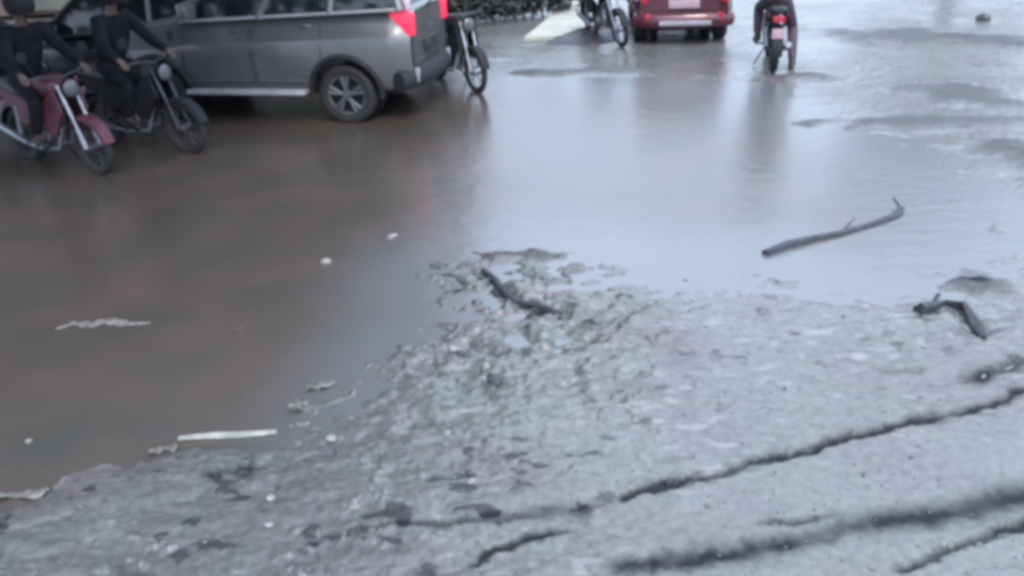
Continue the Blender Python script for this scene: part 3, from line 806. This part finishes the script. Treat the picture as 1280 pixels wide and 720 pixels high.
def person(loc, rz, J, label, top, bottom, helmet=None, group=None, lean=0.0):
    """J: joints in local space, facing +X"""
    t = empty('person', loc, rz, label, 'person', group); t.rotation_euler = (lean, 0, rz)
    V = Vector
    pel, chest, neck, head = J['pelvis'], J['chest'], J['neck'], J['head']
    def mid(a, b, f=.5): return tuple(V(a).lerp(V(b), f))
    body = [[(pel, .10), (mid(pel, chest), .09), (chest, .095), (neck, .055), (mid(neck, head, .35), .055), (head, .088), (tuple(V(head) + V((.005, 0, .10))), .07)]]
    jk = [[(tuple(V(pel) - V((0, 0, .06))), .15), (pel, .165), (mid(pel, chest), .16), (chest, .165), (mid(chest, neck, .7), .085)]]
    tr = [[(tuple(V(pel) + V((0, 0, .04))), .15), (pel, .15)]]
    for s, side in ((1, 'l'), (-1, 'r')):
        sh, el, ha = J['sh' + side], J['el' + side], J['ha' + side]
        hi, kn, an, to = J['hi' + side], J['kn' + side], J['an' + side], J['to' + side]
        wr = mid(el, ha, .86)
        body.append([(chest, .095), (sh, .055), (mid(sh, el), .04), (el, .035), (mid(el, wr), .032), (wr, .027), (ha, .034)])
        d_ = (V(ha) - V(wr)).normalized(); y_ = V((0, s, 0)); dn = V((0, 0, -1))
        for k, (off, ln) in enumerate(((-.03, .07), (-.01, .08), (.01, .075), (.03, .06))):
            b0 = V(ha) + y_ * off + d_ * .02; b1 = b0 + d_ * ln * .5 + dn * .01; b2 = b1 + d_ * ln * .15 + dn * ln * .5
            body.append([(ha, .034), (tuple(b0), .010), (tuple(b1), .009), (tuple(b2), .008)])
        tb = V(ha) - y_ * .03; body.append([(ha, .034), (tuple(tb), .011), (tuple(tb - y_ * .015 + dn * .04), .009)])
        body.append([(pel, .10), (hi, .07), (mid(hi, kn), .06), (kn, .042), (mid(kn, an, .35), .042), (an, .034), (mid(an, to), .035), (to, .03)])
        jk.append([(chest, .165), (sh, .09), (mid(sh, el), .075), (el, .066), (mid(el, wr), .058), (wr, .046)])
        tr.append([(pel, .15), (hi, .11), (mid(hi, kn), .095), (kn, .08), (mid(kn, an, .4), .076), (mid(kn, an, .97), .062)])
        so_ = MB()
        A = V(an); T = V(to); dr = (T - A); dr.z = 0; dr.normalize()
        so_.tube([A + V((0, 0, .03)), A - dr * .05 - V((0, 0, .03)), A + dr * .05 - V((0, 0, .04)), T + dr * .03 - V((0, 0, .03)), T + dr * .07 - V((0, 0, .035))], [.05, .05, .05, .045, .02], 12)
        so_.build('shoe', M['shoe'], t)
    skinned('body', body, M['skin'], t)
    skinned('jacket', jk, top, t); skinned('trousers', tr, bottom, t)
    H = V(head) + V((.01, 0, .03))
    if helmet:
        h = MB(); h.lathe([(.115, -.10), (.14, -.05), (.148, .02), (.13, .10), (.08, .15), (.02, .165)], 'Z', tuple(H), 24)
        h.build('helmet', helmet, t)
    else:
        h = MB(); h.rock(tuple(H + V((-.02, 0, .05))), (.105, .095, .09), 3, .15); h.build('hair', M['hair'], t)
    fc = MB()
    fc.tube([H + V((.085, 0, .02)), H + V((.115, 0, -.02)), H + V((.09, 0, -.03))], [.01, .016, .012], 8); fc.build('nose', M['skin'], t)
    ey = MB()
    for s in (1, -1): ey.lathe([(.012, -.004), (.014, 0), (.006, .006)], 'X', tuple(H + V((.09, s * .032, .02))), 12)
    ey.build('eyes', M['hair'], t)
    MB().box(tuple(H + V((.088, 0, -.06))), (.012, .045, .01), bev=.004).build('mouth', M['maroon'], t)
    for s in (1, -1): MB().rock(tuple(H + V((0, s * .09, -.01))), (.02, .01, .03), 2, .1, 2).build('ear', M['skin'], t)
    return t

RIDE = dict(pelvis=(-.30, 0, .96), chest=(-.14, 0, 1.34), neck=(-.09, 0, 1.52), head=(-.04, 0, 1.67),
            shl=(-.11, .19, 1.43), shr=(-.11, -.19, 1.43), ell=(.05, .32, 1.17), elr=(.05, -.32, 1.17), hal=(.27, .33, 1.05), har=(.27, -.33, 1.05),
            hil=(-.26, .11, .93), hir=(-.26, -.11, .93), knl=(.16, .21, .78), knr=(.16, -.21, .78), anl=(.0, .21, .40), anr=(.0, -.21, .40), tol=(.14, .22, .35), tor=(.14, -.22, .35))

WET = -.02
# red motorbike with rider at the left
c, a = heading(36, 196, 132, 218)
motorcycle((c.x, c.y, WET), a, M['redpaint'], 'red motorbike with silver fork standing before the grey car', rims='gun')
person((c.x, c.y, WET), a, RIDE, 'rider in black clothes sitting on the red motorbike', M['jacket'], M['jacket'], M['black'])
# black motorbike in front of the grey car's nose
c, a = heading(140, 178, 236, 190)
motorcycle((c.x, c.y, WET), a, M['black'], 'black motorbike standing between the red motorbike and the grey car', metal='gun', rims='gun')
person((c.x, c.y, WET), a, RIDE, 'rider in black clothes in front of the grey car bonnet', M['jacket'], M['jacket'], M['black'])
# dark motorbike cropped by the left edge, a little behind
c, a = heading(-20, 148, 90, 150)
motorcycle((c.x - .15, c.y - .1, WET), a + .12, M['black'], 'black motorbike cut by the left edge of the photo', metal='gun', rims='gun')
person((c.x - .15, c.y - .1, WET), a + .12, RIDE, 'rider in charcoal jacket at the far left edge', M['greycloth'], M['jacket'], M['steel'])
# upright behind the grey car
c = at(574, 114)
motorcycle((c.x - .05, c.y + .45, WET), math.radians(-62), M['black'], 'black motorbike with chrome fork parked behind the rear of the grey car')
# leaning by the red hatchback
c = at(772, 60)
motorcycle((c.x - .1, c.y + .62, .01), math.radians(-74), M['black'], 'black motorbike parked between the mud heap and red hatchback', lean=math.radians(9), shroud=False)
# ridden away at right of the hatchback
c, a = at(966, 92), math.radians(77)
motorcycle((c.x + .14, c.y + .62, .01), a, M['maroon'], 'maroon motorbike being ridden away beside the red hatchback', shroud=False)
J = dict(RIDE); J.update(anr=(-.38, -.27, .11), tor=(-.24, -.28, .06), knr=(.02, -.27, .52), )
person((c.x + .14, c.y + .62, .01), a, J, 'rider with one foot down on the maroon motorbike', M['maroon'], M['trousers'], None)

# ------------------------------------------------------------------ debris in the near silt
def ground_z(x, y):
    k = np.argmin((gx - x) ** 2 + (gy - y) ** 2); return float(max(z[k], 0))
def path(pp, dz):
    o = []
    for p in pp:
        q = at(*p[:2]); o.append(Vector((q.x, q.y, ground_z(q.x, q.y) + dz + (p[2] if len(p) > 2 else 0))))
    return o
rnd_b = random.Random(6)
br = MB()
pts = path([(956, 318), (985, 308), (1015, 300), (1045, 294), (1075, 286), (1100, 278), (1120, 270), (1128, 264, .02)], .008)
br.tube(pts, [.030, .040, .034, .028, .024, .024, .030, .018], 10)
br.tube(path([(1118, 271), (1124, 262, .02), (1116, 256, .05)], .01), [.014, .008, .004], 8)
br.tube(path([(1052, 292), (1060, 284, .03), (1068, 280, .05)], .0), [.012, .008, .004], 6)
for v in br.bm.verts: v.co += Vector((rnd_b.uniform(-.005, .005), rnd_b.uniform(-.005, .005), rnd_b.uniform(-.004, .004)))
tag(br.build('fallen_branch', M['bark']), 'long dark wet branch lying in the bright flood water', 'branch')
tw = MB(); tw.tube(path([(604, 342), (618, 352), (628, 368), (645, 380), (672, 388), (702, 396)], .012), [.016, .026, .024, .018, .016, .008], 9)
tw.tube(path([(618, 352), (600, 350), (590, 345)], .014), [.014, .01, .005], 8)
for v in tw.bm.verts: v.co += Vector((rnd_b.uniform(-.007, .007), rnd_b.uniform(-.007, .007), rnd_b.uniform(-.006, .004)))
tag(tw.build('bent_stick', M['bark']), 'short bent dark stick in the churned silt at centre', 'stick')
tw = MB(); tw.tube(path([(1146, 394), (1165, 388), (1182, 380), (1204, 388), (1220, 408), (1230, 430)], .014), [.05, .045, .02, .024, .026, .012], 10)
tw.tube(path([(1160, 392), (1172, 374, .02)], .02), [.02, .008], 8)
for v in tw.bm.verts: v.co += Vector((rnd_b.uniform(-.016, .016), rnd_b.uniform(-.016, .016), rnd_b.uniform(-.01, .006)))
tag(tw.build('curled_root', M['bark']), 'curled dark root lying on silt near the right edge', 'root')

ST = [((408, 328), (.04, .024, .026), 'stonepale', 'white stone standing out of the brown water'),
      ((490, 296), (.055, .03, .018), 'stonepale', 'flat pale stone at the edge of the brown water'),
      ((608, 466), (.045, .03, .03), 'stonepale', 'pale stone touching a flat dark stone at centre'),
      ((618, 481), (.075, .035, .018), 'stonedark', 'flat dark stone below the pale stone at centre'),
      ((415, 552), (.035, .025, .022), 'stonepale', 'pale stone right of the broken plank'),
      ((560, 550), (.022, .017, .016), 'stonepale', 'small round pale stone on grey silt below centre'),
      ((590, 612), (.022, .017, .016), 'stonepale', 'small pale stone beneath a dark speck, lower middle'),
      ((588, 602), (.026, .016, .01), 'stonedark', 'small dark stone touching a pale one, lower middle'),
      ((340, 631), (.026, .02, .016), 'stonepale', 'pale stone on grey silt at lower left'),
      ((338, 667), (.026, .016, .012), 'stonepale', 'pale flat stone nearest the lower left edge'),
      ((300, 411), (.04, .02, .014), 'stonedark', 'dark stone alone in the brown water'),
      ((775, 412), (.035, .02, .018), 'stonedark', 'dark stone on pale silt right of centre'),
      ((1228, 26), (.14, .09, .09), 'stonedark', 'dark stone far off in the flood at top right'),
      ((578, 443), (.085, .03, .014), 'stonedark', 'long flat dark stone above the pale stone'),
      ((36, 552), (.018, .014, .012), 'stonepale', 'tiny pale stone in brown water near left edge')]
for i, (p, s, m, lb) in enumerate(ST):
    q = at(*p); zz = ground_z(q.x, q.y)
    o = MB().rock((0, 0, 0), s, 10 + i, .35).build('stone', M[m], None, True, 60)
    o.location = (q.x, q.y, zz + s[2] * .35); o.rotation_euler = (0, 0, i * .7)
    tag(o, lb, 'stone', 'stones lying in the silt')

# broken pale plank and litter on the water's edge
pk = MB(); P = path([(224, 550), (262, 547), (300, 546), (346, 542)], .012)
pk.tube(P, [.018, .028, .028, .02], 6, flat=.35)
tag(pk.build('broken_plank', M['litter'], None, True, 30), 'pale broken plank along the edge of the brown water', 'plank')
def crumple(p, sx, sy, seed, rz, name, label):
    rnd = random.Random(seed); bm = bmesh.new(); n = 9; g = []
    for i in range(n):
        g.append([bm.verts.new(((i / (n - 1) - .5) * sx + rnd.uniform(-.1, .1) * sx / n, (j / (n - 1) - .5) * sy * (.6 + .4 * math.sin(i * 1.1 + seed)), .012 + .018 * rnd.random() + .01 * math.sin(i * 1.7 + j))) for j in range(n)])
    for i in range(n - 1):
        for j in range(n - 1): bm.faces.new((g[i][j], g[i + 1][j], g[i + 1][j + 1], g[i][j + 1]))
    r_ = bmesh.ops.solidify(bm, geom=bm.faces[:], thickness=.003)
    mb = MB(); mb.bm.free(); mb.bm = bm; o = mb.build(name, M['litter'], None, True, 60)
    q = at(*p); o.location = (q.x, q.y, ground_z(q.x, q.y)); o.rotation_euler = (0, 0, rz)
    return tag(o, label, 'litter')
crumple((402, 486), .16, .06, 3, .35, 'plastic_scrap', 'pale crumpled plastic scrap above the small yellowish scrap')
crumple((372, 512), .09, .10, 5, 1.2, 'plastic_scrap', 'small yellowish plastic scrap standing by the plank end')
crumple((30, 622), .24, .07, 8, .1, 'plastic_scrap', 'pale scrap at the left edge of the silt')
crumple((205, 566), .14, .05, 6, .25, 'plastic_scrap', 'thin pinkish scrap at the left end of the plank')

# thin scum streak on the brown water
rs_ = random.Random(4); fm = bmesh.new(); row = []
P = [at(*p, .004) for p in ((72, 412), (92, 404), (112, 406), (135, 401), (160, 405), (188, 404))]
for k in range(26):
    f = k / 25 * (len(P) - 1); i0 = min(int(f), len(P) - 2); p = P[i0].lerp(P[i0 + 1], f - i0)
    wv = (.05 * math.sin(PI * k / 25) + .004) * rs_.uniform(.4, 1.2)
    row.append((fm.verts.new((p.x, p.y - wv, .004)), fm.verts.new((p.x + rs_.uniform(-.02, .02), p.y + wv * .3, .012)), fm.verts.new((p.x, p.y + wv, .004))))
for A, B in zip(row, row[1:]):
    for q in (0, 1): fm.faces.new((A[q], B[q], B[q + 1], A[q + 1]))
mb = MB(); mb.bm.free(); mb.bm = fm
tag(mb.build('foam', mat('dirty foam', (.13, .115, .11), .6, noise=.4, scale=20), None), 'pale scum streak on the brown water', 'foam', kind='stuff')

# gravel and grit (stuff)
rnd = random.Random(9); gv = MB()
cnt = 0
while cnt < 900:
    px, py = rnd.uniform(-60, 1340), rnd.uniform(330, 760)
    q = at(px, py); k = int(np.argmin(np.abs(ys - q.y))); u = q.x / (.66 * max(q.y, 1.4) + .55); j = int(np.argmin(np.abs(us - u)))
    zz = z[k * len(us) + j]
    if zz < -.004: continue
    s = rnd.uniform(.002, .007) * (1.0 if rnd.random() < .93 else 1.9)
    g = bmesh.ops.create_icosphere(gv.bm, subdivisions=1, radius=s)
    sx, sy = rnd.uniform(.8, 1.7), rnd.uniform(.7, 1.2)
    for v in g['verts']:
        v.co = Vector((v.co.x * sx, v.co.y * sy, v.co.z * .7)) * rnd.uniform(.85, 1.1) + Vector((q.x, q.y, max(zz, 0) + s * .3))
    cnt += 1
tag(gv.build('gravel', mat('mixed grit', (.05, .05, .055), .5, noise=.5, scale=3, alt=(.17, .165, .165)), None, True, 60), 'scattered grit on the wet silt', 'gravel', kind='stuff')
